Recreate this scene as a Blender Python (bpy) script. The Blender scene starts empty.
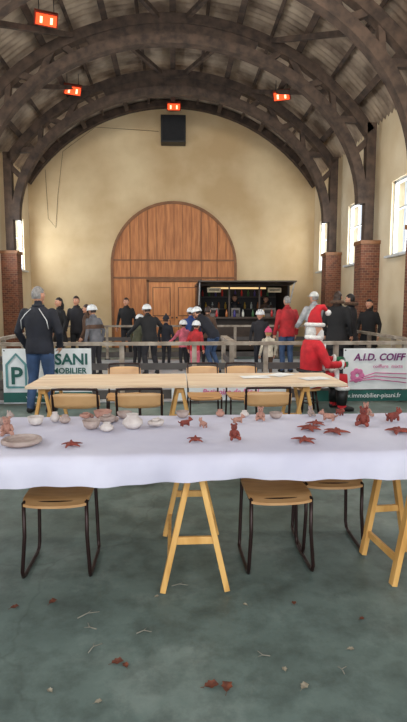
import bpy, math, random
import numpy as np
from mathutils import Vector, Matrix, noise
random.seed(4)
sc=bpy.context.scene
PI=math.pi
def lin(c):
    o=[]
    for v in c:
        v=v/255.0
        o.append(v/12.92 if v<=0.04045 else ((v+0.055)/1.055)**2.4)
    return (o[0],o[1],o[2],1)
MC={}
def mat(name,col,rough=0.6,col2=None,scale=6,bump=0.0,bscale=40,metal=0,emis=0,kind='noise',stretch=(1,1,1),detail=4,lo=.35,hi=.65):
    if name in MC: return MC[name]
    m=bpy.data.materials.new(name); m.use_nodes=True
    N=m.node_tree.nodes; L=m.node_tree.links
    P=N['Principled BSDF']
    P.inputs['Roughness'].default_value=rough
    P.inputs['Metallic'].default_value=metal
    P.inputs['Base Color'].default_value=lin(col)
    tc=N.new('ShaderNodeTexCoord'); mp=N.new('ShaderNodeMapping')
    mp.inputs['Scale'].default_value=stretch
    L.new(tc.outputs['Object'],mp.inputs['Vector'])
    if col2 is None:
        col2=tuple(max(0,c*0.86) for c in col)
    if kind=='brick':
        t=N.new('ShaderNodeTexBrick')
        t.inputs['Scale'].default_value=scale
        t.inputs['Color1'].default_value=lin(col); t.inputs['Color2'].default_value=lin(col2)
        t.inputs['Mortar'].default_value=lin((150,125,100)); t.inputs['Mortar Size'].default_value=.012
        cx=N.new('ShaderNodeSeparateXYZ'); L.new(tc.outputs['Object'],cx.inputs[0])
        ad=N.new('ShaderNodeMath'); L.new(cx.outputs[0],ad.inputs[0]); L.new(cx.outputs[1],ad.inputs[1])
        cb=N.new('ShaderNodeCombineXYZ'); L.new(ad.outputs[0],cb.inputs[0]); L.new(cx.outputs[2],cb.inputs[1])
        L.new(cb.outputs[0],t.inputs['Vector']); L.new(t.outputs['Color'],P.inputs['Base Color'])
    else:
        t=N.new('ShaderNodeTexNoise'); t.inputs['Scale'].default_value=scale; t.inputs['Detail'].default_value=detail
        L.new(mp.outputs[0],t.inputs['Vector'])
        r=N.new('ShaderNodeValToRGB')
        r.color_ramp.elements[0].position=lo; r.color_ramp.elements[1].position=hi
        r.color_ramp.elements[0].color=lin(col2); r.color_ramp.elements[1].color=lin(col)
        L.new(t.outputs['Fac'],r.inputs[0]); L.new(r.outputs[0],P.inputs['Base Color'])
    if bump>0:
        bt=N.new('ShaderNodeTexNoise'); bt.inputs['Scale'].default_value=bscale; bt.inputs['Detail'].default_value=3
        L.new(mp.outputs[0],bt.inputs['Vector'])
        bn=N.new('ShaderNodeBump'); bn.inputs['Strength'].default_value=bump; bn.inputs['Distance'].default_value=.02
        L.new(bt.outputs['Fac'],bn.inputs['Height']); L.new(bn.outputs[0],P.inputs['Normal'])
    if emis>0:
        P.inputs['Emission Color'].default_value=lin(col); P.inputs['Emission Strength'].default_value=emis
    MC[name]=m
    return m

class B:
    def __init__(s): s.v=[];s.f=[];s.m=[];s.s=[];s.mats=[]
    def mi(s,m):
        if m not in s.mats: s.mats.append(m)
        return s.mats.index(m)
    def add(s,vs,fs,m,smooth=False,M=None):
        o=len(s.v)
        for v in vs:
            v=Vector(v)
            if M is not None: v=M@v
            s.v.append(tuple(v))
        single=not isinstance(m,(list,tuple))
        if single: k=s.mi(m)
        for i,f in enumerate(fs):
            s.f.append([a+o for a in f]); s.m.append(k if single else s.mi(m[i])); s.s.append(smooth)
    def box(s,c,d,m,rot=(0,0,0),M=None):
        R=Matrix.Translation(c)@Matrix.Rotation(rot[2],4,'Z')@Matrix.Rotation(rot[1],4,'Y')@Matrix.Rotation(rot[0],4,'X')
        if M is not None: R=M@R
        x,y,z=d[0]/2,d[1]/2,d[2]/2
        vs=[(a*x,b*y,e*z) for a in(-1,1) for b in(-1,1) for e in(-1,1)]
        s.add(vs,[(0,1,3,2),(4,6,7,5),(0,4,5,1),(2,3,7,6),(0,2,6,4),(1,5,7,3)],m,False,R)
    def beam(s,p,q,w,h,m,M=None):
        p=Vector(p);q=Vector(q);d=q-p;L=d.length;d.normalize()
        up=Vector((0,0,1)) if abs(d.z)<.95 else Vector((0,1,0))
        x=d.cross(up).normalized();z=x.cross(d)
        vs=[]
        for e in (p,q):
            for a,b in((-1,-1),(1,-1),(1,1),(-1,1)): vs.append(e+x*a*w/2+z*b*h/2)
        s.add(vs,[(3,2,1,0),(4,5,6,7),(0,1,5,4),(1,2,6,5),(2,3,7,6),(3,0,4,7)],m,False,M)
    def tube(s,pts,rad,m,n=10,M=None,flat=1.0,ref=None,smooth=True,closed=False):
        pts=[Vector(p) for p in pts]
        if not hasattr(rad,'__len__'): rad=[rad]*len(pts)
        N=len(pts);vs=[];fs=[];x=None
        for i,p in enumerate(pts):
            if closed: d=pts[(i+1)%N]-pts[i-1]
            else: d=pts[min(i+1,N-1)]-pts[max(i-1,0)]
            if d.length<1e-9: d=Vector((0,0,1))
            d.normalize()
            if x is None:
                r=Vector(ref) if ref else (Vector((1,0,0)) if abs(d.x)<.8 else Vector((0,1,0)))
                x=(r-d*r.dot(d)).normalized()
            else: x=(x-d*x.dot(d)).normalized()
            y=d.cross(x)
            for k in range(n):
                a=2*PI*k/n
                vs.append(p+x*math.cos(a)*rad[i]+y*math.sin(a)*rad[i]*flat)
        R=N if closed else N-1
        for i in range(R):
            for k in range(n):
                j=(i+1)%N
                fs.append((i*n+k,i*n+(k+1)%n,j*n+(k+1)%n,j*n+k))
        if not closed:
            fs.append(tuple(range(n))[::-1]); fs.append(tuple(range((N-1)*n,N*n)))
        s.add(vs,fs,m,smooth,M)
    def cyl(s,p,q,r,m,r2=None,n=14,M=None,smooth=True): s.tube([p,q],[r,r if r2 is None else r2],m,n,M,smooth=smooth)
    def ring(s,c,r,t,m,n=20,M=None,ry=None,axis='Z'):
        ry=r if ry is None else ry;pts=[]
        for k in range(n):
            a=2*PI*k/n
            v=(math.cos(a)*r,math.sin(a)*ry,0)
            if axis=='Y': v=(v[0],0,v[1])
            pts.append(Vector(c)+Vector(v))
        s.tube(pts,t,m,8,M,closed=True,ref=(0,0,1) if axis=='Z' else (0,1,0))
    def ell(s,c,r,m,n=14,k=9,M=None,fn=None,keep=None):
        if not hasattr(r,'__len__'): r=(r,r,r)
        vs=[];fs=[]
        for i in range(k+1):
            t=PI*i/k
            for j in range(n):
                a=2*PI*j/n
                v=Vector((math.sin(t)*math.cos(a)*r[0],math.sin(t)*math.sin(a)*r[1],math.cos(t)*r[2]))
                if fn: v=fn(v)
                vs.append(v)
        for i in range(k):
            for j in range(n):
                f=[i*n+j,(i+1)*n+j,(i+1)*n+(j+1)%n,i*n+(j+1)%n]
                if i==0: f=[f[0],f[1],f[2]]
                elif i==k-1: f=[f[0],f[1],f[3]]
                if keep:
                    cc=sum((vs[a] for a in f),Vector())/len(f)
                    if not keep(cc): continue
                fs.append(f)
        vs=[v+Vector(c) for v in vs]
        s.add(vs,fs,m,True,M)
    def lathe(s,prof,m,n=20,M=None):
        vs=[];fs=[];K=len(prof)
        for r,z in prof:
            for j in range(n):
                a=2*PI*j/n; vs.append((r*math.cos(a),r*math.sin(a),z))
        for i in range(K-1):
            for j in range(n): fs.append((i*n+j,i*n+(j+1)%n,(i+1)*n+(j+1)%n,(i+1)*n+j))
        fs.append(tuple(range(n))[::-1]); fs.append(tuple(range((K-1)*n,K*n)))
        s.add(vs,fs,m,True,M)
    def prism(s,poly,y0,y1,m,M=None,smooth=False):
        n=len(poly)
        vs=[(x,y0,z) for x,z in poly]+[(x,y1,z) for x,z in poly]
        fs=[tuple(range(n)),tuple(range(n,2*n))[::-1]]
        for i in range(n): fs.append((i,i+n,(i+1)%n+n,(i+1)%n))
        s.add(vs,fs,m,smooth,M)
    def strip(s,pts,depth,y0,y1,m):
        vs=[];fs=[];n=len(pts)
        for i,(x,z) in enumerate(pts):
            a=pts[max(i-1,0)];b=pts[min(i+1,n-1)]
            t=Vector((b[0]-a[0],b[1]-a[1])).normalized();nn=Vector((-t.y,t.x))*depth/2
            vs+=[(x+nn.x,y0,z+nn.y),(x+nn.x,y1,z+nn.y),(x-nn.x,y1,z-nn.y),(x-nn.x,y0,z-nn.y)]
        for i in range(n-1):
            for k in range(4): fs.append((i*4+k,i*4+(k+1)%4,(i+1)*4+(k+1)%4,(i+1)*4+k))
        fs.append((3,2,1,0));fs.append(tuple(range(4*n-4,4*n)))
        s.add(vs,fs,m)
    def text(s,t,size,M,m,ext=.002,bold=0.0,shear=0):
        c=bpy.data.curves.new('txt','FONT');c.body=t;c.size=size;c.extrude=ext;c.offset=bold;c.align_x='CENTER';c.align_y='CENTER';c.shear=shear
        c.resolution_u=3
        o=bpy.data.objects.new('txt',c);sc.collection.objects.link(o)
        bpy.context.view_layer.update()
        e=o.evaluated_get(bpy.context.evaluated_depsgraph_get());me=e.to_mesh()
        s.add([v.co.copy() for v in me.vertices],[list(p.vertices) for p in me.polygons],m,False,M)
        e.to_mesh_clear();bpy.data.objects.remove(o);bpy.data.curves.remove(c)
    def mesh(s,name='m'):
        me=bpy.data.meshes.new(name);me.from_pydata(s.v,[],s.f)
        for m in s.mats: me.materials.append(m)
        me.polygons.foreach_set('material_index',s.m);me.polygons.foreach_set('use_smooth',s.s)
        me.update();return me
    def obj(s,name,loc=(0,0,0),yaw=0,scale=1,bevel=0):
        o=bpy.data.objects.new(name,s.mesh(name));sc.collection.objects.link(o)
        o.location=loc;o.rotation_euler=(0,0,yaw);o.scale=(scale,)*3
        if bevel:
            md=o.modifiers.new('bev','BEVEL');md.width=bevel;md.segments=2;md.limit_method='ANGLE'
        return o
def T3(x,y,z,rx=0,ry=0,rz=0): return Matrix.Translation((x,y,z))@Matrix.Rotation(rz,4,'Z')@Matrix.Rotation(ry,4,'Y')@Matrix.Rotation(rx,4,'X')

# ---------------- materials
M_wall=mat('plaster_cream',(230,214,184),.9,(212,190,154),.9,.15,30,detail=6)
M_wallb=mat('plaster_back',(226,202,162),.9,(196,166,124),.5,.15,30,detail=7)
M_beam=mat('dark_beam',(88,70,58),.8,(56,44,37),5,.3,20)
M_brick=mat('brick',(128,76,54),.85,(92,54,42),4.2,kind='brick')
M_ply=mat('wood_panel',(204,132,76),.55,(172,104,56),2.2,.05,30,stretch=(6,6,.7))
M_door=mat('wood_door',(226,148,82),.45,(200,120,60),2.2,0,30,stretch=(6,6,.7))
M_trim=mat('wood_trim',(140,92,56),.6)
M_trest=mat('pine_trestle',(226,176,104),.5,(200,146,76),5,0,30,stretch=(3,3,.6))
M_tabtop=mat('ply_top',(230,208,180),.55,(212,182,150),3,0,30,stretch=(.6,4,1))
M_seat=mat('ply_seat',(206,162,114),.4,(186,138,90),4,0,stretch=(1,5,1))
M_tube=mat('dark_tube',(52,34,32),.35,metal=.5)
M_white=mat('white_paint',(235,235,235),.5)
M_blk=mat('black_plastic',(18,18,20),.5)
M_clayr=mat('clay_red',(138,60,46),.75,(106,42,34),14,.5,50)
M_clayg=mat('clay_grey',(172,154,146),.8,(146,124,116),12,.5,50)
M_clayp=mat('clay_pink',(180,134,118),.8,(152,108,94),12,.5,50)
M_clayw=mat('clay_white',(206,196,190),.8,(180,166,160),12,.4,50)
M_rail=mat('rail_timber',(170,158,144),.6,(128,114,100),6,.2,30)
M_raild=mat('rail_dark',(84,78,76),.6)

# floor material
def floor_mat():
    m=bpy.data.materials.new('concrete_floor');m.use_nodes=True;N=m.node_tree.nodes;L=m.node_tree.links;P=N['Principled BSDF']
    tc=N.new('ShaderNodeTexCoord')
    def nz(s,d=6,r=.6):
        t=N.new('ShaderNodeTexNoise');t.inputs['Scale'].default_value=s;t.inputs['Detail'].default_value=d;t.inputs['Roughness'].default_value=r
        L.new(tc.outputs['Object'],t.inputs['Vector']);return t
    n1=nz(.9,8,.65)
    r=N.new('ShaderNodeValToRGB');L.new(n1.outputs['Fac'],r.inputs[0])
    e=r.color_ramp.elements;e[0].position=.3;e[0].color=lin((78,91,86));e[1].position=.72;e[1].color=lin((140,150,143))
    x=e.new(.5);x.color=lin((102,117,111))
    n2=nz(5,8,.7);r2=N.new('ShaderNodeValToRGB');L.new(n2.outputs['Fac'],r2.inputs[0])
    r2.color_ramp.elements[0].position=.36;r2.color_ramp.elements[0].color=(.4,.4,.4,1);r2.color_ramp.elements[1].position=.56;r2.color_ramp.elements[1].color=(1,1,1,1)
    mx=N.new('ShaderNodeMixRGB');mx.blend_type='MULTIPLY';mx.inputs[0].default_value=.65
    L.new(r.outputs[0],mx.inputs[1]);L.new(r2.outputs[0],mx.inputs[2])
    vo=N.new('ShaderNodeTexVoronoi');vo.feature='DISTANCE_TO_EDGE';vo.inputs['Scale'].default_value=.5
    ds=nz(2,4);ma=N.new('ShaderNodeVectorMath');ma.operation='MULTIPLY_ADD';ma.inputs[1].default_value=(.5,.5,.5)
    L.new(ds.outputs['Color'],ma.inputs[0]);L.new(tc.outputs['Object'],ma.inputs[2]);L.new(ma.outputs[0],vo.inputs['Vector'])
    r3=N.new('ShaderNodeValToRGB');L.new(vo.outputs['Distance'],r3.inputs[0])
    r3.color_ramp.elements[0].position=0;r3.color_ramp.elements[0].color=(.4,.38,.36,1);r3.color_ramp.elements[1].position=.008;r3.color_ramp.elements[1].color=(1,1,1,1)
    mx2=N.new('ShaderNodeMixRGB');mx2.blend_type='MULTIPLY';mx2.inputs[0].default_value=.3
    L.new(mx.outputs[0],mx2.inputs[1]);L.new(r3.outputs[0],mx2.inputs[2]);L.new(mx2.outputs[0],P.inputs['Base Color'])
    rr=N.new('ShaderNodeMapRange');L.new(n2.outputs['Fac'],rr.inputs[0]);rr.inputs[3].default_value=.35;rr.inputs[4].default_value=.75
    L.new(rr.outputs[0],P.inputs['Roughness'])
    bn=N.new('ShaderNodeBump');bn.inputs['Strength'].default_value=.12;L.new(nz(60,3).outputs['Fac'],bn.inputs['Height']);L.new(bn.outputs[0],P.inputs['Normal'])
    return m
b=B();b.box((0,7.25,-.05),(10.4,22.7,.1),floor_mat());b.obj('floor')

# ---------------- shell
RC,RZ=6.05,2.25
def roofz(x,R=RC): return RZ+math.sqrt(R*R-x*x)
ribs=[15.6,12.7,9.8,6.9,4.0,1.1,-1.8]
wins=[17.2,14.27,11.3,8.35,5.45,2.55,-.35]
for sgn,nm in((1,'right'),(-1,'left')):
    b=B();X=sgn*5.05
    b.box((X,7.25,1.3),(.3,22.7,2.6),M_wall);b.box((X,7.25,5.05),(.3,22.7,1.6),M_wall)
    ys=[18.6]
    for w in wins: ys+=[w+.6,w-.6]
    ys.append(-4.1)
    for i in range(0,len(ys),2):
        a,c=ys[i],ys[i+1]; b.box((X,(a+c)/2,3.425),(.3,a-c,1.65),M_wall)
    b.obj('wall_'+nm)
b=B()
poly=[(-5.2,0),(5.2,0),(5.2,roofz(4.9))]
for i in range(41):
    x=4.95-9.9*i/40; poly.append((x,roofz(x)+.02))
poly.append((-5.2,roofz(4.9)))
b.prism(poly,18.5,18.8,M_wallb);b.obj('wall_back')

# roof, corrugated
mr=bpy.data.materials.new('fibre_cement_roof');mr.use_nodes=True
N=mr.node_tree.nodes;L=mr.node_tree.links;P=N['Principled BSDF'];P.inputs['Roughness'].default_value=.85
tc=N.new('ShaderNodeTexCoord');t=N.new('ShaderNodeTexNoise');t.inputs['Scale'].default_value=1.6;t.inputs['Detail'].default_value=8
L.new(tc.outputs['Object'],t.inputs[0]);r=N.new('ShaderNodeValToRGB');L.new(t.outputs['Fac'],r.inputs[0])
r.color_ramp.elements[0].position=.35;r.color_ramp.elements[0].color=lin((104,86,72));r.color_ramp.elements[1].position=.65;r.color_ramp.elements[1].color=lin((182,162,140))
L.new(r.outputs[0],P.inputs['Base Color'])
b=B();vs=[];fs=[];na=40;ny=int(22.6/.0325)
th=math.asin(4.95/RC)
for j in range(ny+1):
    y=-4.1+22.6*j/ny; dr=.022*math.sin(2*PI*y/.195)
    for i in range(na+1):
        a=-th+2*th*i/na;R=RC+dr+.012*((i//5)%2)
        vs.append((R*math.sin(a),y,RZ+R*math.cos(a)))
for j in range(ny):
    for i in range(na): fs.append((j*(na+1)+i,j*(na+1)+i+1,(j+1)*(na+1)+i+1,(j+1)*(na+1)+i))
b.add(vs,fs,mr,True);o=b.obj('ceiling')
md=o.modifiers.new('s','SOLIDIFY');md.thickness=.02;md.offset=1

# purlins
for k,x in enumerate((-4.35,-3.75,-2.95,-2.3,-1.55,-.8,0,.8,1.55,2.3,2.95,3.75,4.35)):
    big=x in(-2.95,-1.55,0,1.55,2.95,4.35,-4.35)
    a=math.asin(x/5.93);h=.2 if big else .1
    R=RC-.035-h/2
    b=B();b.box((0,0,0),(.14 if big else .08,22.3,h),M_beam)
    o=b.obj('ceiling_purlin');o.location=(R*math.sin(a),7.3,RZ+R*math.cos(a));o.rotation_euler=(0,a,0)
def arc(R,x0,x1,n=30): return [(R*math.sin(a),RZ+R*math.cos(a)) for a in [math.asin(x0/R)+(math.asin(x1/R)-math.asin(x0/R))*i/n for i in range(n+1)]]
def inner(t): return (4.48*math.sin(t),3.9+3.6*math.cos(t))
for y in ribs:
    b=B()
    b.strip(arc(5.68,-4.62,4.62),.22,y-.11,y+.11,M_beam)
    b.strip([inner(-PI/2+PI*i/48) for i in range(49)],.22,y-.12,y+.12,M_beam)
    up=[(5.6*math.sin(a),RZ+5.6*math.cos(a)) for a in [-.36+.72*i/20 for i in range(21)]]
    lo=[inner(a) for a in [.42-.84*i/20 for i in range(21)]]
    b.prism(up+lo,y-.06,y+.06,M_beam)
    for s in(-1,1):
        b.beam((s*4.66,y,3.05),(s*4.66,y,5.75),.22,.22,M_beam)
        for t0,x1 in((1.25,4.62),(1.0,4.4),(1.0,3.7),(.75,3.5),(.75,2.7),(.5,2.5)):
            px,pz=inner(t0*s)
            q=(s*x1,y,roofz(x1,5.68)-.03)
            b.beam((px,y,pz),q if t0<1.2 else (s*4.62,y,5.4),.12,.14,M_beam)
    b.obj('ceiling_arch_truss')
    for s in(-1,1):
        b=B();b.box((s*4.67,y,1.47),(.45,.46,2.94),M_brick);b.box((s*4.66,y,2.98),(.48,.52,.09),M_trim);b.box((s*4.66,y,.1),(.48,.5,.2),M_trim)
        b.obj('brick_pillar')
b=B();b.strip(arc(5.9,-4.88,4.88),.22,18.28,18.49,M_beam);b.obj('trim_wall_arch')
for i in range(len(ribs)-1):
    for s in(-1,1):
        b=B();y0,y1=ribs[i],ribs[i+1]
        for (xa,xb) in((2.2,3.9),(.3,1.5)):
            b.beam((s*xa,y0,roofz(xa,5.72)),(s*xb,y1,roofz(xb,5.72)),.1,.1,M_beam)
        b.obj('ceiling_brace')

# windows
M_glassf=mat('window_frame',(225,228,230),.5)
n=1
for sgn in(1,-1):
    for w in wins:
        b=B();X=sgn*5.0
        for dy in(-.57,.57): b.box((X,w+dy,3.425),(.08,.06,1.65),M_glassf)
        for dz in(-.795,.795): b.box((X,w,3.425+dz),(.08,1.2,.06),M_glassf)
        b.box((X,w,3.425),(.04,.035,1.6),M_glassf)
        b.box((X,w,3.425+.2),(.04,1.1,.03),M_glassf)
        b.box((X-sgn*.13,w,2.58),(.16,1.3,.05),M_glassf)
        b.obj('window_%d'%n);n+=1
        l=bpy.data.lights.new('window_daylight','AREA');l.shape='RECTANGLE';l.size=1.6;l.size_y=1.12;l.energy=55 if sgn>0 else 80
        l.color=(.86,.94,1.0)
        o=bpy.data.objects.new('window_daylight',l);sc.collection.objects.link(o);o.location=(sgn*5.06,w,3.425)
        o.rotation_euler=(0,sgn*PI/2,0)

# arched timber panel and doors
b=B();poly=[(-2.1,0),(2.1,0)]
for i in range(33):
    a=PI*i/32; poly.append((2.1*math.cos(a),2.83+2.1*math.sin(a)))
b.prism(poly,18.42,18.52,M_ply)
arcp=[(2.13,0)]+[(2.13*math.cos(PI*i/32),2.83+2.13*math.sin(PI*i/32)) for i in range(33)]+[(-2.13,0)]
b.strip(arcp,.09,18.38,18.5,M_trim)
b.box((0,18.41,3.02),(4.2,.04,.05),M_trim);b.box((0,18.41,2.42),(4.2,.04,.06),M_trim)
for x in(-1.5,-.9,.95,1.5):
    h=2.83+math.sqrt(2.1**2-x*x); b.box((x,18.415,h/2),(.018,.02,h),M_trim)
for i in range(-6,7): b.box((i*.3,18.415,(3.02+2.83+math.sqrt(2.1**2-(i*.3)**2))/2),(.01,.02,math.sqrt(2.1**2-(i*.3)**2)-.2),M_trim)
b.obj('trim_arched_panel')
b=B()
for s in(-1,1):
    b.box((s*.44,18.36,1.13),(.86,.06,2.26),M_door)
    for z,h in((.55,.8),(1.6,1.0)):
        b.box((s*.44,18.325,z),(.62,.02,h),M_trim);b.box((s*.44,18.315,z),(.56,.02,h-.06),M_door)
    b.cyl((s*.08,18.33,1.05),(s*.08,18.24,1.05),.02,M_blk);b.ell((s*.08,18.24,1.05),.03,M_blk)
for x in(-.91,.91): b.box((x,18.36,1.17),(.08,.1,2.34),M_trim)
b.box((0,18.36,2.33),(1.9,.1,.09),M_trim)
b.obj('door_1')

# wall speaker + heaters
b=B();b.box((0,18.2,7.25),(.82,.45,.86),M_blk);b.box((0,17.96,7.25),(.72,.03,.76),mat('spk',(34,34,36),.9,bump=.4,bscale=150));b.box((0,18.45,7.25),(.3,.1,.3),M_blk)
b.obj('wall_speaker',bevel=.01)
M_heat=mat('heater_glow',(255,84,40),.4,(255,84,40),emis=1.3)
M_heatw=mat('heater_core',(255,190,150),.4,(255,190,150),emis=2.5)
M_hous=mat('heater_housing',(150,60,40),.4,metal=.3)
for (x,y,z,tl) in((-2.54,11.4,7.2,.35),(-2.66,14.8,7.15,.35),(2.9,14.6,7.05,-.35),(.02,18.0,7.93,0)):
    b=B();M=T3(x,y,z,-.75,0,tl)
    b.box((0,0,.06),(.46,.26,.1),M_hous,M=M);b.box((0,0,0),(.4,.2,.03),M_heat,M=M)
    for k in(-.1,.1): b.box((k,0,-.018),(.05,.12,.012),M_heatw,M=M)
    zr=min(roofz(x)-.1,8.2)
    for d in(-.15,.15): b.cyl((x+d,y+.03,z+.05),(x+d,y+.03,zr),.008,M_blk,n=6)
    b.obj('infrared_heater')
b=B();pts=[(-4.3,18.47,6.0),(-4.25,18.47,4.4),(-4.0,18.47,4.1),(-3.9,18.47,5.2),(-3.7,18.47,6.6),(-2.6,18.47,7.4),(-.5,18.47,7.3)]
b.tube(pts,.007,mat('cable',(120,96,70),.6),6);b.obj('wall_cable')

# ---------------- snack kiosk
M_kg=mat('kiosk_brown',(74,58,48),.5);M_kd=mat('kiosk_dark',(38,29,25),.6);M_kl=mat('kiosk_lamp',(255,214,150),.5,(255,214,150),emis=1.0);M_st=mat('appliance_steel',(120,112,106),.4,metal=.6)
b=B();x0,x1,y0,y1=.72,3.42,15.55,17.4;cx=(x0+x1)/2;W=x1-x0
b.box((cx,(y0+y1)/2,.08),(W,y1-y0,.16),M_kd)
b.box((cx,y0+.03,.6),(W,.06,1.0),M_kg);b.box((cx,y1-.03,1.1),(W,.06,2.0),M_kd)
for x in(x0+.03,x1-.03): b.box((x,(y0+y1)/2,1.1),(.06,y1-y0,2.0),M_kd)
b.box((cx,(y0+y1)/2,2.10),(W+.1,y1-y0+.1,.08),M_kg);b.box((cx,y0-.15,1.12),(W,.45,.05),M_kg)
b.beam((cx,y0,2.10),(cx,y0-.7,2.16),W+.1,.04,M_kg)
for x in(x0,x1): b.beam((x,y0,1.5),(x,y0-.6,2.12),.03,.03,M_white)
for x in(x0+.9,x0+1.8): b.box((x,y0+.03,1.6),(.05,.05,1.0),M_kg)
b.box((cx,y1-.15,1.35),(W-.2,.2,.04),M_kg);b.box((cx,y1-.15,1.75),(W-.2,.2,.04),M_kg)
cols=[(200,40,40),(230,180,60),(60,110,60),(220,220,210),(70,60,140),(190,110,50)]
def bottle(b,x,y,z,k):
    b.lathe([(.03,0),(.035,.02),(.035,.12),(.014,.17),(.014,.21)],mat('bottle%d'%(k%6),cols[k%6],.3),8,T3(x,y,z))
for k in range(22): bottle(b,x0+.2+k*.107,y1-.16,1.37 if k%2 else 1.77,k)
for k in range(9): bottle(b,x0+.3+k*.26+random.uniform(-.05,.05),y0-.12,1.145,k*5+1)
for x,z in((x0+.45,1.93),(x0+2.25,1.93)):
    b.box((x,y0+.02,z),(.4,.03,.14),mat('menu',(206,186,150),.5));b.box((x,y0,z),(.3,.02,.03),M_kd)
b.box((cx,y1-.3,2.03),(1.8,.08,.05),M_kl)
for k,(x,w) in enumerate(((x0+.4,.36),(x0+1.1,.26),(x0+2.1,.4))): 
    b.box((x,y0+.2,1.27),(w,.3,.26),M_st);b.box((x,y0+.04,1.29),(w*.7,.02,.1),M_kd);b.cyl((x,y0+.2,1.4),(x,y0+.2,1.48),.05,M_kd)
b.obj('snack_kiosk')

# ---------------- ice rink
M_ice=mat('ice',(200,204,208),.25,(170,176,182),1.5)
XL,XR,YN,YF=-3.0,4.0,8.0,14.4
b=B();b.box(((XL+XR)/2,(YN+YF)/2,.006),(XR-XL-.2,YF-YN-.2,.012),M_ice);b.obj('ice_rink')
def fence(name,p,q,h=.92):
    b=B();p=Vector(p);q=Vector(q);d=(q-p);Ln=d.length;d.normalize();n=max(1,round(Ln/1.15))
    for i in range(n+1):
        c=p+d*Ln*i/n
        b.box((c.x,c.y,h/2),(.07,.07,h),M_rail);b.box((c.x,c.y,.02),(.14,.14,.04),M_raild)
    for z,w,hh,m in((h,.11,.05,M_rail),(h*.62,.03,.1,M_raild),(.14,.03,.14,M_raild)):
        b.beam(p+Vector((0,0,z)),q+Vector((0,0,z)),w,hh,m)
    return b.obj(name)
fence('rink_barrier',(XL,YN,0),(XR+.7,YN,0));fence('rink_barrier',(XL,YF,0),(XR,YF,0))
fence('rink_barrier',(XL,YN+.16,0),(XL,YF-.16,0));fence('rink_barrier',(XR,YN+.16,0),(XR,YF-.16,0))
fence('rink_barrier',(.9,YN+.2,0),(.9,9.6,0))
RX=Matrix.Rotation(PI/2,4,'X')
def TM(x,y,z): return Matrix.Translation((x,y,z))@RX
M_ban=mat('banner_white',(226,229,230),.55,(216,220,221));M_teal=mat('banner_teal',(28,92,84),.55);M_purp=mat('banner_purple',(120,40,110),.55);M_pink=mat('banner_pink',(222,120,170),.55)
M_teal2=mat('banner_lteal',(96,150,152),.55)
def flatbox(b,x0,x1,z0,z1,y,m): b.box(((x0+x1)/2,y,(z0+z1)/2),(x1-x0,.004,z1-z0),m)
def sheet(b,x0,x1,z0,z1,y,m):
    vs=[];fs=[];n=30
    for i in range(n+1):
        x=x0+(x1-x0)*i/n;dy=.006*math.sin(i*.9)
        vs+=[(x,y+dy,z0),(x,y+dy*.4,(z0+z1)/2),(x,y-dy,z1)]
    for i in range(n):
        for k in(0,1): fs.append((i*3+k,i*3+3+k,i*3+4+k,i*3+1+k))
    b.add(vs,fs,m,True)
    for x in (x0+.03,x1-.03):
        for z in(z0+.04,z1-.03): b.cyl((x,y-.004,z),(x,y+.03,z),.012,M_blk,n=8)
b=B();y=7.925;sheet(b,-2.56,-1.25,.03,.86,y,M_ban)
b.strip([(-2.5,.28),(-2.5,.62),(-2.36,.78),(-2.22,.62),(-2.22,.28),(-2.5,.28)],.035,y-.02,y-.012,M_teal2);b.text('P',.36,TM(-2.36,y-.015,.44),M_teal,bold=.008)
b.text('PISANI',.23,TM(-1.63,y-.015,.69),M_teal,bold=.006);b.text('IMMOBILIER',.12,TM(-1.64,y-.015,.52),M_teal,bold=.003)
flatbox(b,-2.56,-1.25,.05,.2,y-.013,M_teal);b.text('www.immobilier-pisani.fr',.085,TM(-1.8,y-.018,.13),M_ban)
b.obj('advertising_banner')
b=B();sheet(b,2.6,4.3,.2,.84,y,M_ban);b.text('A.I.D. COIFF',.15,TM(3.16,y-.015,.70),M_purp,bold=.004,shear=.2)
b.text('coiffure  mixte',.08,TM(3.3,y-.015,.56),M_pink)
for k in range(7):
    a=2*PI*k/7; b.ell((2.82+.07*math.cos(a),y-.012,.42+.07*math.sin(a)),(.045,.006,.045),M_pink)
for k in range(3): b.tube([(2.7,y-.014,.33),(3.1,y-.014,.36+.05*k),(3.6,y-.014,.30+.07*k)],.008,M_pink,6)
b.obj('advertising_banner')
b=B();sheet(b,2.15,4.3,.02,.19,y-.03,M_teal);b.text('www.immobilier-pisani.fr',.1,TM(3.0,y-.05,.11),M_ban);b.obj('advertising_banner')
b=B();sheet(b,-.05,1.75,.05,.47,y,M_ban);b.text('Les Amis de la Glace',.15,TM(.85,y-.015,.36),M_purp,shear=.3,bold=.003);b.text('Patinoire de Noel',.12,TM(.85,y-.015,.18),M_pink,shear=.2,bold=.003)
b.obj('advertising_banner')

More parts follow.
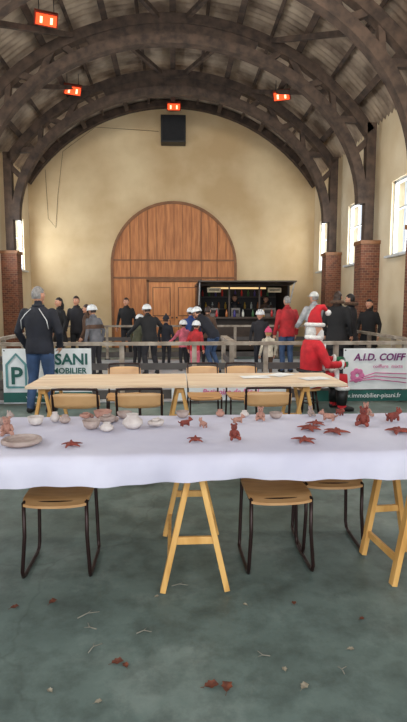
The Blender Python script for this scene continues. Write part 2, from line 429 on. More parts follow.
# ---------------- tables
def trestle(loc,yaw=0,h=.725,sp=.17,dep=.68,name='trestle'):
    b=B();w=.045
    for y in(-dep/2,dep/2):
        for s in(-1,1):
            b.beam((s*.02,y,h-.04),(s*sp,y,0.012),.03,w,M_trest)
        b.beam((-sp*.62,y+.0,h*.4),(sp*.62,y,h*.4),.02,.04,M_trest)
    b.box((0,0,h-.03),(.07,dep+.1,.06),M_trest)
    for s in(-1,1): b.beam((s*sp*.8,-dep/2,h*.2),(s*sp*.8,dep/2,h*.2),.02,.04,M_trest)
    return b.obj(name,loc,yaw,bevel=.003)
TZ=.77;YB=3.52
b=B();b.box((0,(2.57+YB-.03)/2,.7475),(4.3,YB-.03-2.57,.035),M_tabtop)
b.obj('long_table_board')
M_cloth=mat('tablecloth',(208,204,217),.8,(190,186,202),2,.25,5)
vs=[];fs=[];nx=240
prof=[(2.535,-.135),(2.53,-.09),(2.535,-.04),(2.55,-.006),(2.575,.003)]+[(2.6+(YB-.06-2.6)*i/18,.004) for i in range(19)]+[(YB-.035,.002),(YB-.015,-.006),(YB,-.04),(YB+.005,-.12)]
for i in range(nx+1):
    x=-2.2+4.4*i/nx
    for j,(yy,dz) in enumerate(prof):
        f=max(0,-dz/.135);z=TZ+dz
        y2=yy;sg=-1 if yy<3 else 1
        y2+=sg*f*(.014+.022*math.sin(x*9+1.5*math.sin(x*3.1))+.009*math.sin(x*31))
        if j==0 or j==len(prof)-1: z+=.014*math.sin(x*2.3+.5)+.006*math.sin(x*9)
        if dz>0: z+=.003*noise.noise(Vector((x*5,yy*9,0)))+.0015*noise.noise(Vector((x*14,yy*20,3)))
        vs.append((x,y2,z))
K=len(prof)
for i in range(nx):
    for j in range(K-1): fs.append((i*K+j,(i+1)*K+j,(i+1)*K+j+1,i*K+j+1))
b=B();b.add(vs,fs,M_cloth,True);b.obj('tablecloth')
trestle((.10,2.97,0),0,.728,.17,.68);trestle((1.29,2.82,0),.1,.728,.14,.36);trestle((-1.55,2.97,0),0,.728);trestle((2.0,3.0,0),0,.728)
b=B();
for x0,x1 in((-1.42,.12),(.13,1.69)): b.box(((x0+x1)/2,5.42,.73),(x1-x0,.84,.03),M_tabtop)
b.obj('wooden_table_top',bevel=.004)
for x in(-1.28,.05,1.3): trestle((x,5.42,0),0,.715,.16,.6)
def paper(b,x,y,z,w,d,a,m):
    n=6;vs=[];fs=[]
    for i in range(n+1):
        for j in range(n+1):
            u=(i/n-.5)*w;v=(j/n-.5)*d;vs.append((u,v,.004*abs(math.sin(3*u/w+2*v/d))+.001))
    for i in range(n):
        for j in range(n): fs.append((i*(n+1)+j,(i+1)*(n+1)+j,(i+1)*(n+1)+j+1,i*(n+1)+j+1))
    b.add(vs,fs,m,True,T3(x,y,z,0,0,a))
M_pap=mat('paper',(238,236,232),.8)
for (x,y,a) in((.85,5.5,.1),(1.15,5.65,.8),(1.45,5.35,.3)):
    b=B();paper(b,x,y,.746,.3,.21,a,M_pap);b.obj('paper_sheet')
def chair(loc,yaw=0,bh=.8,w=.36):
    b=B();hw=w/2-.01
    for s in(-1,1):
        x=s*hw
        pts=[(x,-.17,.44),(x,-.175,.25),(x*1.08,-.19,.05),(x*1.08,-.175,.018),(x*1.08,-.14,.011),(x*1.08,.12,.011),(x*1.08,.16,.02),(x*1.06,.17,.06),(x,.16,.44),(x,.185,.6),(x,.215,bh-.02),(x*.97,.22,bh)]
        b.tube(pts,.011,M_tube,10)
        b.cyl((x,-.17,.435),(x,.165,.435),.01,M_tube)
    b.tube([(-hw,.22,bh-.004),(-hw*.5,.235,bh),(hw*.5,.235,bh),(hw,.22,bh-.004)],.011,M_tube,8)
    b.cyl((-hw,-.15,.43),(hw,-.15,.43),.009,M_tube);b.cyl((-hw,.15,.43),(hw,.15,.43),.009,M_tube)
    n=12;vs=[];fs=[]
    for side in(0,1):
        for i in range(n+1):
            for j in range(n+1):
                u=i/n*2-1;v=j/n*2-1
                k=1-.07*(abs(u)**4*abs(v)**4)
                z=.455-.010*(1-u*u)+(-.02*max(0,-v-.6)/.4) - side*.014
                vs.append((u*w/2*1.02*k,v*.195*k,z))
    q=(n+1)**2
    for i in range(n):
        for j in range(n):
            a=i*(n+1)+j;f=[a,a+n+1,a+n+2,a+1];fs.append(f);fs.append([t+q for t in f][::-1])
    for i in range(n):
        for (a,c) in((i,i+1),(n*(n+1)+i+1,n*(n+1)+i),((i+1)*(n+1),i*(n+1)),(i*(n+1)+n,(i+1)*(n+1)+n)): fs.append((a,c,c+q,a+q))
    b.add(vs,fs,M_seat)
    vs=[];fs=[]
    z0,z1=bh-.17,bh-.035
    for side in(0,1):
        for i in range(n+1):
            for j in range(5):
                u=i/n*2-1;v=j/4
                z=z0+(z1-z0)*v-(.02*u**4 if j==4 else 0)+(.02*u**4 if j==0 else 0)
                vs.append((u*(w/2+.005),.188+.028*v+.02*(1-u*u)-.012*side,z))
    q=(n+1)*5
    for i in range(n):
        for j in range(4):
            a=i*5+j;f=[a,a+1,a+6,a+5];fs.append(f);fs.append([t+q for t in f][::-1])
        for a,c in((i*5,i*5+5),(i*5+9,i*5+4)): fs.append((a,c,c+q,a+q))
    for j in range(4):
        for a,c in((j+1,j),(n*5+j,n*5+j+1)): fs.append((a,c,c+q,a+q))
    b.add(vs,fs,M_seat,True)
    return b.obj('school_chair',loc,yaw)
chair((-.66,2.99,0),0,.70);chair((.585,2.97,0),.03,.70);chair((.965,3.2,0),-.03,.70)
for x,a in((-.83,PI-.05),(-.31,PI+.04),(.80,PI)): chair((x,4.62,0),a,.81,.4)
for x in(.35,.82,-.6): chair((x,6.15,0),.05,.8,.385)

# ---------------- clay pieces
def limb(b,p,q,r1,r2,m): 
    p=Vector(p);q=Vector(q);mid=(p+q)/2+Vector((0,0,.004))
    b.tube([p,mid,q,q+(q-p)*.12],[r1,(r1+r2)/2*1.05,r2,r2*.4],m,9)
CZ=TZ+.009
def starfish(x,y,r,m,arms=5,a0=0,name='clay_starfish'):
    b=B();b.ell((0,0,.012),(r*.36,r*.36,.012),m,12,7)
    for k in range(arms):
        a=a0+2*PI*k/arms+random.uniform(-.15,.15);R=r*random.uniform(.85,1.1)
        b.tube([(0,0,.012),(R*.4*math.cos(a),R*.4*math.sin(a),.013),(R*.75*math.cos(a+.1),R*.75*math.sin(a+.1),.011),(R*math.cos(a+.15),R*math.sin(a+.15),.006)],[r*.24,r*.2,r*.12,.004],m,9,flat=.5,ref=(-math.sin(a),math.cos(a),0))
    b.ell((0,0,.022),(r*.12,r*.12,.012),m,10,6);b.obj(name,(x,y,CZ))
def figurine(x,y,s,m,yaw=0,ears=True,name='clay_figurine'):
    b=B();b.ell((0,0,.037),(.03,.027,.037),m)
    b.ell((0,-.004,.085),(.024,.022,.024),m)
    for k in(-1,1):
        limb(b,(k*.015,-.01,.014),(k*.03,-.055,.011),.013,.011,m);b.ell((k*.031,-.06,.016),(.011,.009,.015),m)
        limb(b,(k*.022,-.004,.058),(k*.034,-.03,.03),.010,.008,m)
        if ears:b.ell((k*.018,0,.107),(.009,.006,.01),m)
        b.ell((k*.009,-.024,.09),.003,M_blk,8,6)
    b.ell((0,-.025,.081),(.009,.008,.006),m);b.obj(name,(x,y,CZ),yaw,s)
def bowl(x,y,r,h,m,name='clay_bowl'):
    b=B();b.lathe([(r*.55,0),(r*.8,h*.25),(r,h),(r*.86,h*1.02),(r*.7,h*.4),(r*.2,h*.25)],m,20)
    b.obj(name,(x,y,CZ))
def plate(x,y,r,m):
    b=B();b.lathe([(r*.8,0),(r,.012),(r,.024),(r*.9,.027),(r*.72,.014),(r*.1,.012)],m,28);b.ring((0,0,.02),r*.93,.013,m,28);b.obj('clay_plate',(x,y,CZ))
def shell(x,y,r,m,yaw=0):
    b=B();pts=[];rad=[]
    for i in range(34):
        t=i/33;a=t*4.2*PI;R=r*(1-.85*t);pts.append((R*math.cos(a),R*math.sin(a),r*.32+t*r*.7));rad.append(r*(.32-.22*t))
    b.tube(pts,rad,m,9);b.ell((0,0,r*.36),(r*.8,r*.8,r*.36),m);b.obj('clay_snail_shell',(x,y,CZ),yaw)
def vase(x,y,r,h,m):
    b=B();b.lathe([(r*.6,0),(r,h*.3),(r*.95,h*.55),(r*.5,h*.85),(r*.6,h),(r*.45,h),(r*.38,h*.8),(r*.1,h*.6)],m,20);b.obj('clay_pot',(x,y,CZ))
def animal(x,y,s,m,yaw=0):
    b=B();b.tube([(-.05,0,.035),(-.035,0,.042),(0,0,.04),(.035,0,.045),(.05,0,.048)],[.012,.024,.026,.022,.012],m,12)
    b.ell((.062,0,.066),(.022,.018,.02),m);b.ell((.083,0,.06),(.01,.01,.009),m)
    for sx in(-.033,.033):
        for sy in(-.014,.014): limb(b,(sx,sy,.035),(sx*1.1,sy*1.2,.007),.011,.009,m)
    for sy in(-.011,.011): b.ell((.055,sy,.086),(.005,.006,.012),m)
    b.tube([(-.05,0,.04),(-.07,0,.05),(-.08,0,.065)],[.008,.006,.003],m,8);b.obj('clay_animal',(x,y,CZ),yaw,s)
figurine(-.96,3.0,.9,M_clayp,.3,name='clay_owl');animal(-1.04,3.16,1.0,M_clayg,1.0)
plate(-.815,2.78,.1,M_clayg);bowl(-.86,3.24,.05,.05,M_clayw);vase(-.76,3.32,.03,.06,M_clayw);vase(-.69,3.28,.035,.05,M_clayg)
starfish(-.545,2.73,.06,M_clayr,5,.4)
bowl(-.50,3.12,.055,.05,M_clayg);shell(-.42,3.26,.055,M_clayg,.4);bowl(-.47,3.40,.06,.05,M_clayp);vase(-.40,3.05,.04,.05,M_clayw)
vase(-.255,3.12,.062,.085,M_clayw);shell(-.11,3.15,.05,M_clayw,1);bowl(-.33,3.4,.05,.04,M_clayg)
animal(.06,3.14,.6,M_clayr,.5);starfish(.11,2.79,.055,M_clayr,4,.7,'clay_lizard');animal(.17,3.1,.6,M_clayp,2)
figurine(.325,2.83,.75,M_clayr,.1);animal(.39,3.2,.6,M_clayp,.4);figurine(.55,3.3,.75,M_clayp,-.2);vase(.46,3.4,.03,.04,M_clayw);bowl(.66,3.35,.045,.035,M_clayg)
starfish(.70,2.75,.07,M_clayr,5,.1);starfish(.80,3.02,.08,M_clayr,6,.4,'clay_leaf');starfish(.93,2.93,.08,M_clayr,5,.9,'clay_leaf');starfish(.87,3.14,.06,M_clayr,5,.3,'clay_leaf')
animal(.98,3.24,.75,M_clayp,2.6);figurine(.90,3.4,.6,M_clayg,.3);figurine(1.16,3.12,1.0,M_clayr,-.5,name='clay_bear');figurine(1.27,3.38,.8,M_clayp,.2);starfish(1.30,2.93,.09,M_clayr,5,.2);animal(1.1,3.4,.6,M_clayr,5)
animal(1.38,3.2,.9,M_clayr,.5);vase(.3,3.42,.03,.045,M_clayp);bowl(.05,3.4,.045,.04,M_clayg);shell(-.58,3.4,.04,M_clayp)

# ---------------- floor debris
M_leaf=mat('dry_leaf',(128,70,46),.8,(84,44,32),20);M_leaf2=mat('pale_leaf',(168,160,140),.8,(130,118,100),20)
def leaf(x,y,s,a,m):
    b=B();vs=[];fs=[];n=8
    for i in range(n+1):
        t=i/n;w=.5*math.sin(PI*t)**.7*(1+.25*math.sin(i*2.4))
        for j in range(5):
            u=(j/4-.5)*2
            vs.append(((t-.5)*1.5*s,u*w*s,s*(.03+.28*u*u*w*1.4+.12*math.sin(t*5+1)**2)))
    for i in range(n):
        for j in range(4): fs.append((i*5+j,(i+1)*5+j,(i+1)*5+j+1,i*5+j+1))
    b.add(vs,fs,m,True);b.tube([(-.75*s,0,.05*s),(-1.1*s,.05*s,.03*s)],[.03*s,.02*s],m,6);b.obj('dry_leaf',(x,y,.002),a)
for x,y,s,a,m in((-.25,2.10,.036,.3,M_leaf),(-.215,2.08,.025,2,M_leaf),(.14,1.94,.042,.2,M_leaf),(.2,1.93,.042,1.4,M_leaf),(-.81,2.54,.03,.5,M_leaf),(-.63,2.58,.034,1,M_leaf),(.51,1.917,.03,.8,M_leaf2),(.45,2.02,.02,1.7,M_leaf2),(.77,2.13,.022,0,M_leaf2),(1.33,2.9,.035,1,M_leaf),(-.30,1.88,.02,.4,M_leaf2),(.9,2.35,.02,.4,M_leaf),(-.1,2.6,.018,.4,M_leaf2),(.35,2.5,.018,2.4,M_leaf2),(-.5,1.95,.02,2.4,M_leaf2),(.6,2.5,.022,1.4,M_leaf)): leaf(x,y,s,a,m)
M_twig=mat('twig',(150,144,130),.8)
for x,y,a,l in((-.43,2.455,.5,.11),(-.40,2.36,2.4,.07),(-.36,2.2,.9,.08),(.02,2.7,.1,.09),(.38,2.12,2.6,.06),(-.15,2.3,.2,.07),(.7,2.0,1.2,.05)):
    b=B();b.tube([(-l/2,0,.004),(0,.012,.006),(l/2,-.005,.004)],[.0025,.0022,.0016],M_twig,6);b.tube([(0,.012,.006),(l*.25,.03,.005)],[.0016,.001],M_twig,5);b.obj('twig',(x,y,.0),a)

# ---------------- people
def remeshed(b,vox):
    me=b.mesh('tmp');o=bpy.data.objects.new('tmp',me);sc.collection.objects.link(o)
    md=o.modifiers.new('r','REMESH');md.mode='VOXEL';md.voxel_size=vox
    ms=o.modifiers.new('s','SMOOTH');ms.factor=.5;ms.iterations=4
    bpy.context.view_layer.update()
    e=o.evaluated_get(bpy.context.evaluated_depsgraph_get());m2=e.to_mesh()
    V=np.array([v.co[:] for v in m2.vertices]);F=[list(p.vertices) for p in m2.polygons]
    e.to_mesh_clear();bpy.data.objects.remove(o);bpy.data.meshes.remove(me)
    return V,F
M_eyew=mat('eye_white',(235,232,226),.3);M_iris=mat('iris',(50,34,24),.2);M_lip=mat('lip',(168,90,80),.5)
M_skin=mat('skin',(214,160,132),.5,(200,142,114),8);M_vent=mat('helmet_vent',(60,62,66),.5)
def headparts(b,M,skin,hair,style):
    def fn(v):
        if v.z<0:
            t=-v.z/.118;v.x*=1-.32*t*t;v.y*=(1-.05*t) if v.y>0 else (1-.3*t)
        if v.y>.06: v.x*=.96
        return v
    b.ell((0,0,0),(.075,.093,.118),skin,20,14,M,fn)
    b.ell((0,.092,-.014),(.011,.019,.024),skin,10,8,M);b.ell((0,.1,-.024),(.015,.013,.01),skin,10,6,M)
    for s in(-1,1):
        b.ell((s*.03,.078,.006),(.014,.01,.009),M_eyew,10,7,M);b.ell((s*.03,.087,.006),(.006,.004,.006),M_iris,8,6,M)
        b.ell((s*.031,.084,.027),(.018,.006,.004),hair,8,5,M);b.ell((s*.076,-.004,-.004),(.010,.02,.031),skin,10,8,M)
    b.ell((0,.083,-.056),(.023,.008,.006),M_lip,10,6,M);b.ell((0,.072,-.095),(.024,.018,.016),skin,10,6,M)
    if style!='bald':
        lowz=-.17 if style=='long' else -.075
        def keep(c): return not((c.y>.035 and c.z<.062) or c.z<lowz*.8 or (abs(c.x)>.05 and c.y>-.02 and c.z<.02))
        b.ell((0,-.006,.008),(.083,.1,.122),hair,20,14,M,None,keep)
        if style=='long': b.tube([(0,-.06,.04),(0,-.09,-.06),(0,-.085,-.16),(0,-.07,-.21)],[.06,.075,.07,.03],hair,12,M,flat=.5)
    if style=='helmet':
        hm=mat('helmet_white',(232,234,236),.3)
        b.ell((0,-.006,.03),(.108,.132,.12),hm,24,14,M,None,lambda c:c.z>-.012)
        b.ring((0,-.006,.02),.105,.011,hm,24,M,.13)
        for x in(-.05,0,.05): b.tube([(x,.09,.105-abs(x)*.3),(x,.03,.149-abs(x)*.35),(x,-.06,.145-abs(x)*.35)],[.007,.010,.006],M_vent,6,M)
        for s in(-1,1): b.tube([(s*.09,.0,.02),(s*.075,.02,-.06),(0,.05,-.125)],.006,M_vent,6,M)
    if style=='cap':
        hm=mat('cap_white',(226,226,222),.7)
        b.ell((0,-.006,.03),(.09,.107,.105),hm,20,12,M,None,lambda c:c.z>0);b.ring((0,-.006,.032),.088,.007,hm,20,M,.105)
        b.ell((0,.12,.038),(.06,.06,.008),hm,14,6,M)
    if style=='beanie' or style=='beaniep':
        hm=mat('beanie_d',(40,38,46),.9) if style=='beanie' else mat('beanie_p',(214,80,120),.9)
        b.ell((0,-.006,.03),(.09,.107,.12),hm,20,12,M,None,lambda c:c.z>0);b.ring((0,-.006,.034),.086,.014,hm,20,M,.103);b.ell((0,-.006,.16),.026,hm,10,8,M)
def hand(b,W,d,nrm,s,skin,curl=.5,thumbside=1):
    W=Vector(W);d=Vector(d).normalized();nrm=Vector(nrm);nrm=(nrm-d*nrm.dot(d)).normalized();sd=d.cross(nrm)*thumbside
    b.tube([W-d*.02,W+d*.015*s,W+d*.06*s,W+d*.092*s],[.026*s,.032*s,.040*s,.036*s],skin,12,flat=.42,ref=sd)
    for off,l in((.029,.066),(.0095,.077),(-.0095,.071),(-.028,.055)):
        p=W+d*.085*s+sd*off*s;pts=[p-d*.015*s,p];a=0;dd=d
        for k,fr in enumerate((.45,.32,.23)):
            a+=curl*(.6+.3*k);dd=(d*math.cos(a)+nrm*math.sin(a));p=p+dd*l*fr*s;pts.append(p)
        b.tube(pts,[.0085*s,.0088*s,.0082*s,.0075*s,.005*s],skin,8)
    p=W+d*.028*s+sd*.026*s;q=p+(d*.55+sd*.75+nrm*.3).normalized()*.036*s;r=q+(d*.85+sd*.2+nrm*.5).normalized()*.03*s
    b.tube([W+d*.02*s,p,q,r],[.011*s,.0115*s,.0095*s,.006*s],skin,8)
def person(name,loc,yaw,h,jacket,pants,shoes,hair,style='hair',lean=0,girth=1.0,coat=.84,hyaw=0,nod=0,arms=None,legs=None,hs=1.0,vox=.02,skin=None,extra=None,accent=None,gloves=None,collar=True):
    skin=skin or M_skin;g=girth
    piv=Vector((0,0,.92));Rl=Matrix.Rotation(-lean,3,'X')
    def T(p): p=Vector(p);return piv+Rl@(p-piv)
    def Ti(p): p=Vector(p);return piv+Rl.transposed()@(p-piv)
    b=B();m=jacket;segs=[]
    rings=[(coat,.178,.128),(max(coat+.03,.93),.18,.13),(1.06,.166,.12),(1.2,.178,.128),(1.33,.192,.126),(1.41,.175,.108),(1.46,.11,.085),(1.5,.066,.064)]
    if coat<.8: rings=[(coat,.235,.19),((coat+.93)/2,.21,.16)]+rings[1:]
    vs=[];fs=[];n=20
    for (z,rx,ry) in rings:
        for k in range(n):
            a=2*PI*k/n;q=Vector((rx*g*math.cos(a),ry*g*math.sin(a),z))
            vs.append(T(q) if z>.9 else q)
    for i in range(len(rings)-1):
        for k in range(n): fs.append((i*n+k,i*n+(k+1)%n,(i+1)*n+(k+1)%n,(i+1)*n+k))
    fs.append(tuple(range(n))[::-1]);fs.append(tuple(range((len(rings)-1)*n,len(rings)*n)))
    b.add(vs,fs,m)
    def lim(pts,rad,lab):
        pts=[Vector(p) for p in pts];b.tube(pts,rad,m,14)
        for p,r in((pts[0],rad[0]),(pts[-1],rad[-1])): b.ell(p,r*.98,m,12,8)
        for i in range(len(pts)-1): segs.append((pts[i],pts[i+1],(rad[i]+rad[i+1])/2,lab))
    hc=T((0,.015,1.635))
    lim([T((0,-.01,1.44)),T((0,0,1.56))],[.058,.052],'neck')
    segs.append((T((-.06,0,1.0)),T((-.06,0,1.38)),.125*g,'torso'));segs.append((T((.06,0,1.0)),T((.06,0,1.38)),.125*g,'torso'))
    segs.append((T((0,0,1.0)),T((0,0,1.44)),.125*g,'torso'))
    A={'R':((.265,-.03,1.14),(.275,.07,.90)),'L':((-.265,-.03,1.14),(-.275,.07,.90))}
    ab={'R':0,'L':0}
    if arms:
        for k,v in arms.items(): A[k]=v;ab[k]=1
    hands=[]
    for k,sg in(('R',1),('L',-1)):
        sh=T((sg*.180*g,0,1.40));e,w=A[k]
        e=Vector(e) if ab[k] else T(e);w=Vector(w) if ab[k] else T(w)
        e0=sh.lerp(e,.5)
        lim([sh,e0,e,e.lerp(w,.5),w],[.063*g,.058*g,.05*g,.045*g,.037*g],'arm');hands.append((sg,e,w))
    Lg={'R':((.10,.03,.49),(.105,-.03,.085)),'L':((-.10,.03,.49),(-.105,-.03,.085))}
    if legs: Lg.update(legs)
    for k,sg in(('R',1),('L',-1)):
        hp=Vector((sg*.09*g,0,.90));kn,an=[Vector(q) for q in Lg[k]]
        lim([hp,hp.lerp(kn,.5),kn,kn.lerp(an,.4),an],[.095*g,.083*g,.062*g,.06*g,.046*g],'leg')
        to=an+Vector((sg*.02,.155,0));to.z=an.z-.048;heel=an+Vector((0,-.035,0));heel.z=an.z-.042
        mid=(heel+to)/2+Vector((0,0,.012))
        lim([heel,mid,to],[.042,.047,.036],'foot');segs.append((an-Vector((0,0,.01)),an-Vector((0,0,.05)),.05,'foot'))
    V,F=remeshed(b,vox)
    C=np.array([V[f].mean(0) for f in F]);best=np.full(len(C),1e9);lab=np.array(['torso']*len(C),dtype=object)
    for p,q,r,l in segs:
        p=np.array(p);q=np.array(q);d=q-p;t=np.clip(((C-p)@d)/max(d@d,1e-9),0,1)
        D=np.linalg.norm(C-(p+t[:,None]*d),axis=1)-r
        k=D<best;best[k]=D[k];lab[k]=l
    mats=[]
    for i,l in enumerate(lab):
        c=C[i];u=Ti(c)
        if l=='leg': mm=jacket if (c[2]>coat and (u.z>.8 or coat<.8)) and abs(c[0])<.3 else pants
        elif l=='foot': mm=shoes
        elif l=='neck': mm=skin if u.z>1.49 else jacket
        else: mm=jacket
        if accent and l in('torso','arm') and accent[0]<u.z<accent[1]: mm=accent[2]
        mats.append(mm)
    out=B();out.add([tuple(v) for v in V],F,mats,True)
    Mh=Matrix.Translation(hc)@Matrix.Rotation(-lean*.6-nod,4,'X')@Matrix.Rotation(hyaw,4,'Z')@Matrix.Scale(hs,4)
    headparts(out,Mh,skin,hair,style)
    if collar:
        pts=[]
        for k in range(16):
            a=2*PI*k/16;pts.append(T((.068*math.cos(a),.068*math.sin(a)-.005,1.495)))
        out.tube(pts,.019,jacket,8,closed=True,ref=(0,0,1))
    for sg,e,w in hands:
        d=(w-e).normalized();hand(out,w+d*.01,d,(-sg,.25,0),1.0,gloves or skin,.35,1 if sg<0 else -1)
        out.tube([w-d*.02,w+d*.02],[.044*g,.042*g],jacket,12)
    if extra: extra(out,T,Mh)
    s=h/1.76
    return out.obj(name,loc,yaw,s)
def cl(n,c,r=.8): return mat('cloth_'+n,c,r,tuple(v*.75 for v in c),6,.35,14)
navy=cl('navy',(28,30,42));black=cl('black',(24,23,26));jean=cl('jean',(60,84,122));dk=cl('dk',(38,36,42));grey=cl('grey',(112,112,118));lgrey=cl('lgrey',(188,188,190));red=cl('red',(186,40,46));pink=cl('pink',(222,108,128));orange=cl('orange',(212,110,52));cream=cl('cream',(216,204,184));brown=cl('brown',(92,66,50));blue=cl('blue',(50,76,140));shoe=cl('shoe',(30,26,26));white=cl('white',(228,228,228));green=cl('green',(40,110,74));olive=cl('olive',(84,84,62))
h_g=mat('hair_grey',(150,146,142),.7,(110,106,104),30);h_b=mat('hair_brown',(62,42,30),.6,(40,26,20),30);h_k=mat('hair_black',(28,22,20),.6);h_bl=mat('hair_blond',(176,140,84),.6)
def piping(o,T,M):
    for s in(-1,1): o.tube([T((s*.06,-.095,1.455)),T((s*.13,-.13,1.38)),T((s*.19,-.14,1.30)),T((s*.2,-.11,1.18))],.006,white,6)
person('man_in_dark_jacket',(-1.87,7.38,0),-.25,1.76,navy,jean,shoe,h_g,'hair',girth=1.12,vox=.015,hyaw=-.3,arms={'R':((.30,.0,1.13),(.24,.13,.95)),'L':((-.31,-.02,1.13),(-.27,.12,.93))},extra=piping,legs={'R':((.11,.05,.49),(.12,.0,.085)),'L':((-.12,.02,.49),(-.15,-.04,.085))})
person('woman_in_black_coat',(-2.68,12.5,.012),2.2,1.66,black,dk,shoe,h_k,'long',coat=.6)
person('man_in_black_coat',(-2.36,12.9,.012),2.9,1.70,dk,black,shoe,h_b,'hair')
person('woman_in_brown_jacket',(-2.0,12.2,.012),1.4,1.5,brown,dk,shoe,h_b,'long')
person('skater_in_grey_jacket',(-1.63,11.0,.012),.9,1.48,grey,dk,shoe,h_b,'helmet',lean=.15,accent=(1.18,1.28,brown),gloves=black,hs=1.08)
person('man_by_door',(-1.36,15.1,0),PI-.3,1.70,black,dk,shoe,h_b,'hair')
person('skater_in_black_jacket',(-.52,11.2,.012),.5,1.50,black,dk,shoe,h_b,'helmet',lean=.22,gloves=black,hs=1.06,girth=1.15,arms={'R':((.36,.08,1.2),(.42,.28,1.08)),'L':((-.36,.1,1.2),(-.44,.26,1.05))},legs={'R':((.15,.10,.49),(.2,.0,.085)),'L':((-.14,.05,.49),(-.16,-.12,.085))})
person('child_skater',(-.88,12.3,.012),-.7,1.25,olive,dk,shoe,h_b,'helmet',hs=1.2,lean=.2)
person('child_skater',(-.20,12.5,.012),-.4,1.22,navy,dk,shoe,h_b,'beanie',hs=1.2)
person('child_skater',(.2,11.9,.012),.5,1.12,pink,dk,shoe,h_b,'helmet',hs=1.25,arms={'R':((.33,.08,1.15),(.36,.28,1.05)),'L':((-.33,.1,1.15),(-.38,.26,1.05))})
person('child_skater',(.42,10.9,.012),-.5,1.14,red,pink,shoe,h_b,'helmet',hs=1.25,lean=.15)
person('skater_bending_over',(.85,11.35,.012),.9,1.62,navy,jean,shoe,h_b,'helmet',lean=.75,nod=-.2,arms={'R':((.25,.45,1.0),(.2,.6,.75)),'L':((-.25,.45,1.0),(-.2,.62,.75))},legs={'R':((.12,.1,.49),(.13,-.08,.085)),'L':((-.12,.1,.49),(-.14,-.08,.085))})
person('skater_in_blue_jacket',(.40,12.9,.012),.2,1.40,blue,dk,shoe,h_b,'helmet',hs=1.1)
person('skater_in_brown_jacket',(.78,12.6,.012),-.3,1.45,brown,dk,shoe,h_b,'hair',hs=1.1,lean=.1)
person('child_skater',(1.9,11.6,.012),PI-.4,1.36,dk,navy,shoe,h_b,'helmet',hs=1.15)
person('child_skater',(1.82,10.1,.012),.3,1.02,cream,brown,shoe,h_bl,'beaniep',hs=1.3)
person('man_in_red_jacket',(2.46,11.4,.012),.25,1.68,red,jean,shoe,h_g,'hair',girth=1.1,nod=.1)
person('man_in_grey_jacket',(2.92,10.9,.012),.5,1.76,lgrey,dk,shoe,h_g,'cap',girth=1.15,arms={'R':((.30,.1,1.13),(.2,.28,1.05)),'L':((-.30,.1,1.13),(-.2,.28,1.05))})
def hood(o,T,M):
    f=mat('fur',(110,84,66),.95,(70,52,42),40,.8,60);o.ring((0,0,0),.11,.035,f,18,M@T3(0,-.03,-.09),.12)
person('person_in_hooded_coat',(3.26,10.4,.012),-.6,1.76,black,dk,shoe,h_b,'long',coat=.62,girth=1.12,extra=hood)
person('person_in_hooded_coat',(3.66,10.8,.012),.9,1.72,dk,black,shoe,h_k,'hair',coat=.7,girth=1.1,extra=hood)
person('woman_in_dark_jacket',(4.36,11.6,0),2.4,1.63,black,dk,shoe,h_k,'long',coat=.6)
person('snack_vendor',(1.9,16.6,.16),PI,1.66,dk,dk,shoe,h_b,'hair');person('snack_vendor',(2.9,16.6,.16),PI-.4,1.62,brown,dk,shoe,h_k,'hair')
# Santa, seated on a stool
M_sred=mat('santa_red',(206,26,40),.75,(170,16,28),8,.3,20);M_fur=mat('santa_fur',(232,230,226),.95,(214,210,206),30,.8,60)
def santa(o,T,Mh):
    def r(z,rx,ry,t,m=M_fur,tt=True):
        pts=[]
        for k in range(24):
            a=2*PI*k/24;q=Vector((rx*math.cos(a),ry*math.sin(a),z));pts.append(T(q) if tt else q)
        o.tube(pts,t,m,8,closed=True,ref=(0,0,1))
    r(1.5,.09,.09,.035);r(1.03,.235,.175,.025,M_blk)
    o.tube([T((0,.17,1.42)),T((0,.18,1.2)),T((0,.185,1.0)),T((0,.18,.95))],.028,M_fur,8)
    o.tube([(-.25,-.12,.84),(-.27,.1,.9),(-.24,.3,.94),(-.13,.34,1.04),(0,.35,1.0),(.13,.34,1.04),(.24,.3,.94),(.27,.1,.9),(.25,-.12,.84)],.038,M_fur,10)
    o.ring((0,0,0),.095,.028,M_fur,20,Mh@T3(0,-.005,.045),.115)
    o.tube([(0,-.005,.04),(0,-.01,.13),(0,-.0,.21),(0,.04,.27),(0,.10,.285),(0,.15,.24)],[.1,.092,.07,.052,.038,.02],M_sred,16,Mh)
    o.ell((0,.172,.21),.042,M_fur,12,9,Mh)
    o.ell((0,.07,-.10),(.078,.055,.10),M_fur,16,12,Mh);o.ell((0,.06,-.19),(.05,.04,.07),M_fur,12,9,Mh)
    for s in(-1,1): o.tube([(0,.1,-.036),(s*.035,.098,-.042),(s*.06,.08,-.06)],[.013,.016,.006],M_fur,8,Mh)
    o.ell((0,-.05,-.04),(.09,.07,.1),M_fur,14,10,Mh)
    for p in((.18,.40,1.13),(-.15,.42,1.17)): o.ring((0,0,0),.05,.024,M_fur,14,T3(p[0],p[1]-.015,p[2],1.35))
    for s in(-1,1):
        o.tube([(s*.14,.43,.78),(s*.14,.42,.55)],[.088,.07],M_blk,14);o.ring((s*.14,.43,.79),.082,.028,M_fur,16)
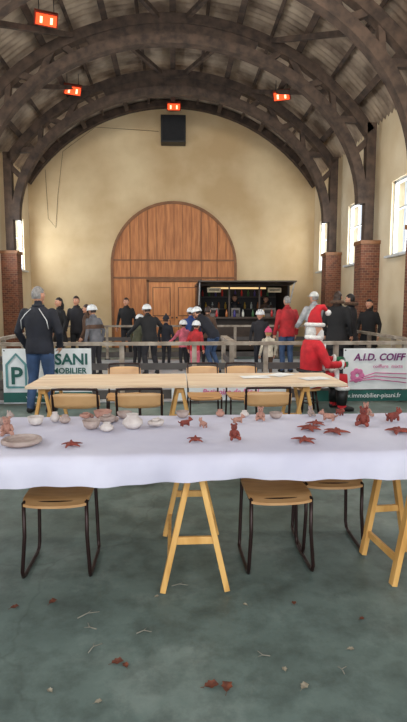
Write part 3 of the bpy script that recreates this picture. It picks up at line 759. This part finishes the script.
person('santa_claus_figure',(1.92,7.3,-.45*1.0),-PI/2+.1,1.76,M_sred,M_sred,M_blk,M_fur,'hair',lean=.06,girth=1.22,coat=.84,vox=.018,hs=1.05,arms={'R':((.31,.14,1.14),(.18,.40,1.13)),'L':((-.30,.16,1.16),(-.15,.42,1.17))},legs={'R':((.14,.45,.93),(.14,.42,.535)),'L':((-.14,.45,.93),(-.14,.42,.535))},extra=santa,gloves=green,collar=False)
b=B();b.lathe([(.17,.31),(.18,.32),(.18,.335),(.17,.34)],M_seat,24)
for k in range(4):
    a=PI/4+PI/2*k;b.cyl((.11*math.cos(a),.11*math.sin(a),.315),(.17*math.cos(a),.17*math.sin(a),0),.016,M_tube)
b.ring((0,0,.14),.145,.01,M_tube);b.obj('stool',(1.9,7.3,0))

# ---------------- light
def area(name,loc,rot,sx,sy,e,col):
    l=bpy.data.lights.new(name,'AREA');l.shape='RECTANGLE';l.size=sx;l.size_y=sy;l.energy=e;l.color=col
    o=bpy.data.objects.new(name,l);sc.collection.objects.link(o);o.location=loc;o.rotation_euler=rot
area('open_end_daylight',(0,-4.2,3.4),(PI/2,0,0),9,6,520,(.92,.97,1))
area('added_back_wall_fill',(0,5.4,7.0),(math.radians(62),0,0),3,1,340,(1,.93,.82))  # added warm fill out of view to brighten the back wall, no actual fixture
area('added_ceiling_fill',(0,5.0,4.6),(math.radians(160),0,0),3,1,110,(1,.95,.88))  # unseen upward fill, added only to lift the ceiling brightness
w=bpy.data.worlds.new('w');sc.world=w;w.use_nodes=True
w.node_tree.nodes['Background'].inputs[0].default_value=(.84,.92,1,1);w.node_tree.nodes['Background'].inputs[1].default_value=1.0
sc.view_settings.view_transform='Standard'
sc.view_settings.exposure=0
cam=bpy.data.cameras.new('camera');co=bpy.data.objects.new('camera',cam);sc.collection.objects.link(co);sc.camera=co
cam.sensor_fit='VERTICAL';cam.sensor_height=24;cam.lens=24*525/722
co.location=(0,0,1.52);co.rotation_euler=(math.radians(90-6.2),0,math.radians(-3.16))
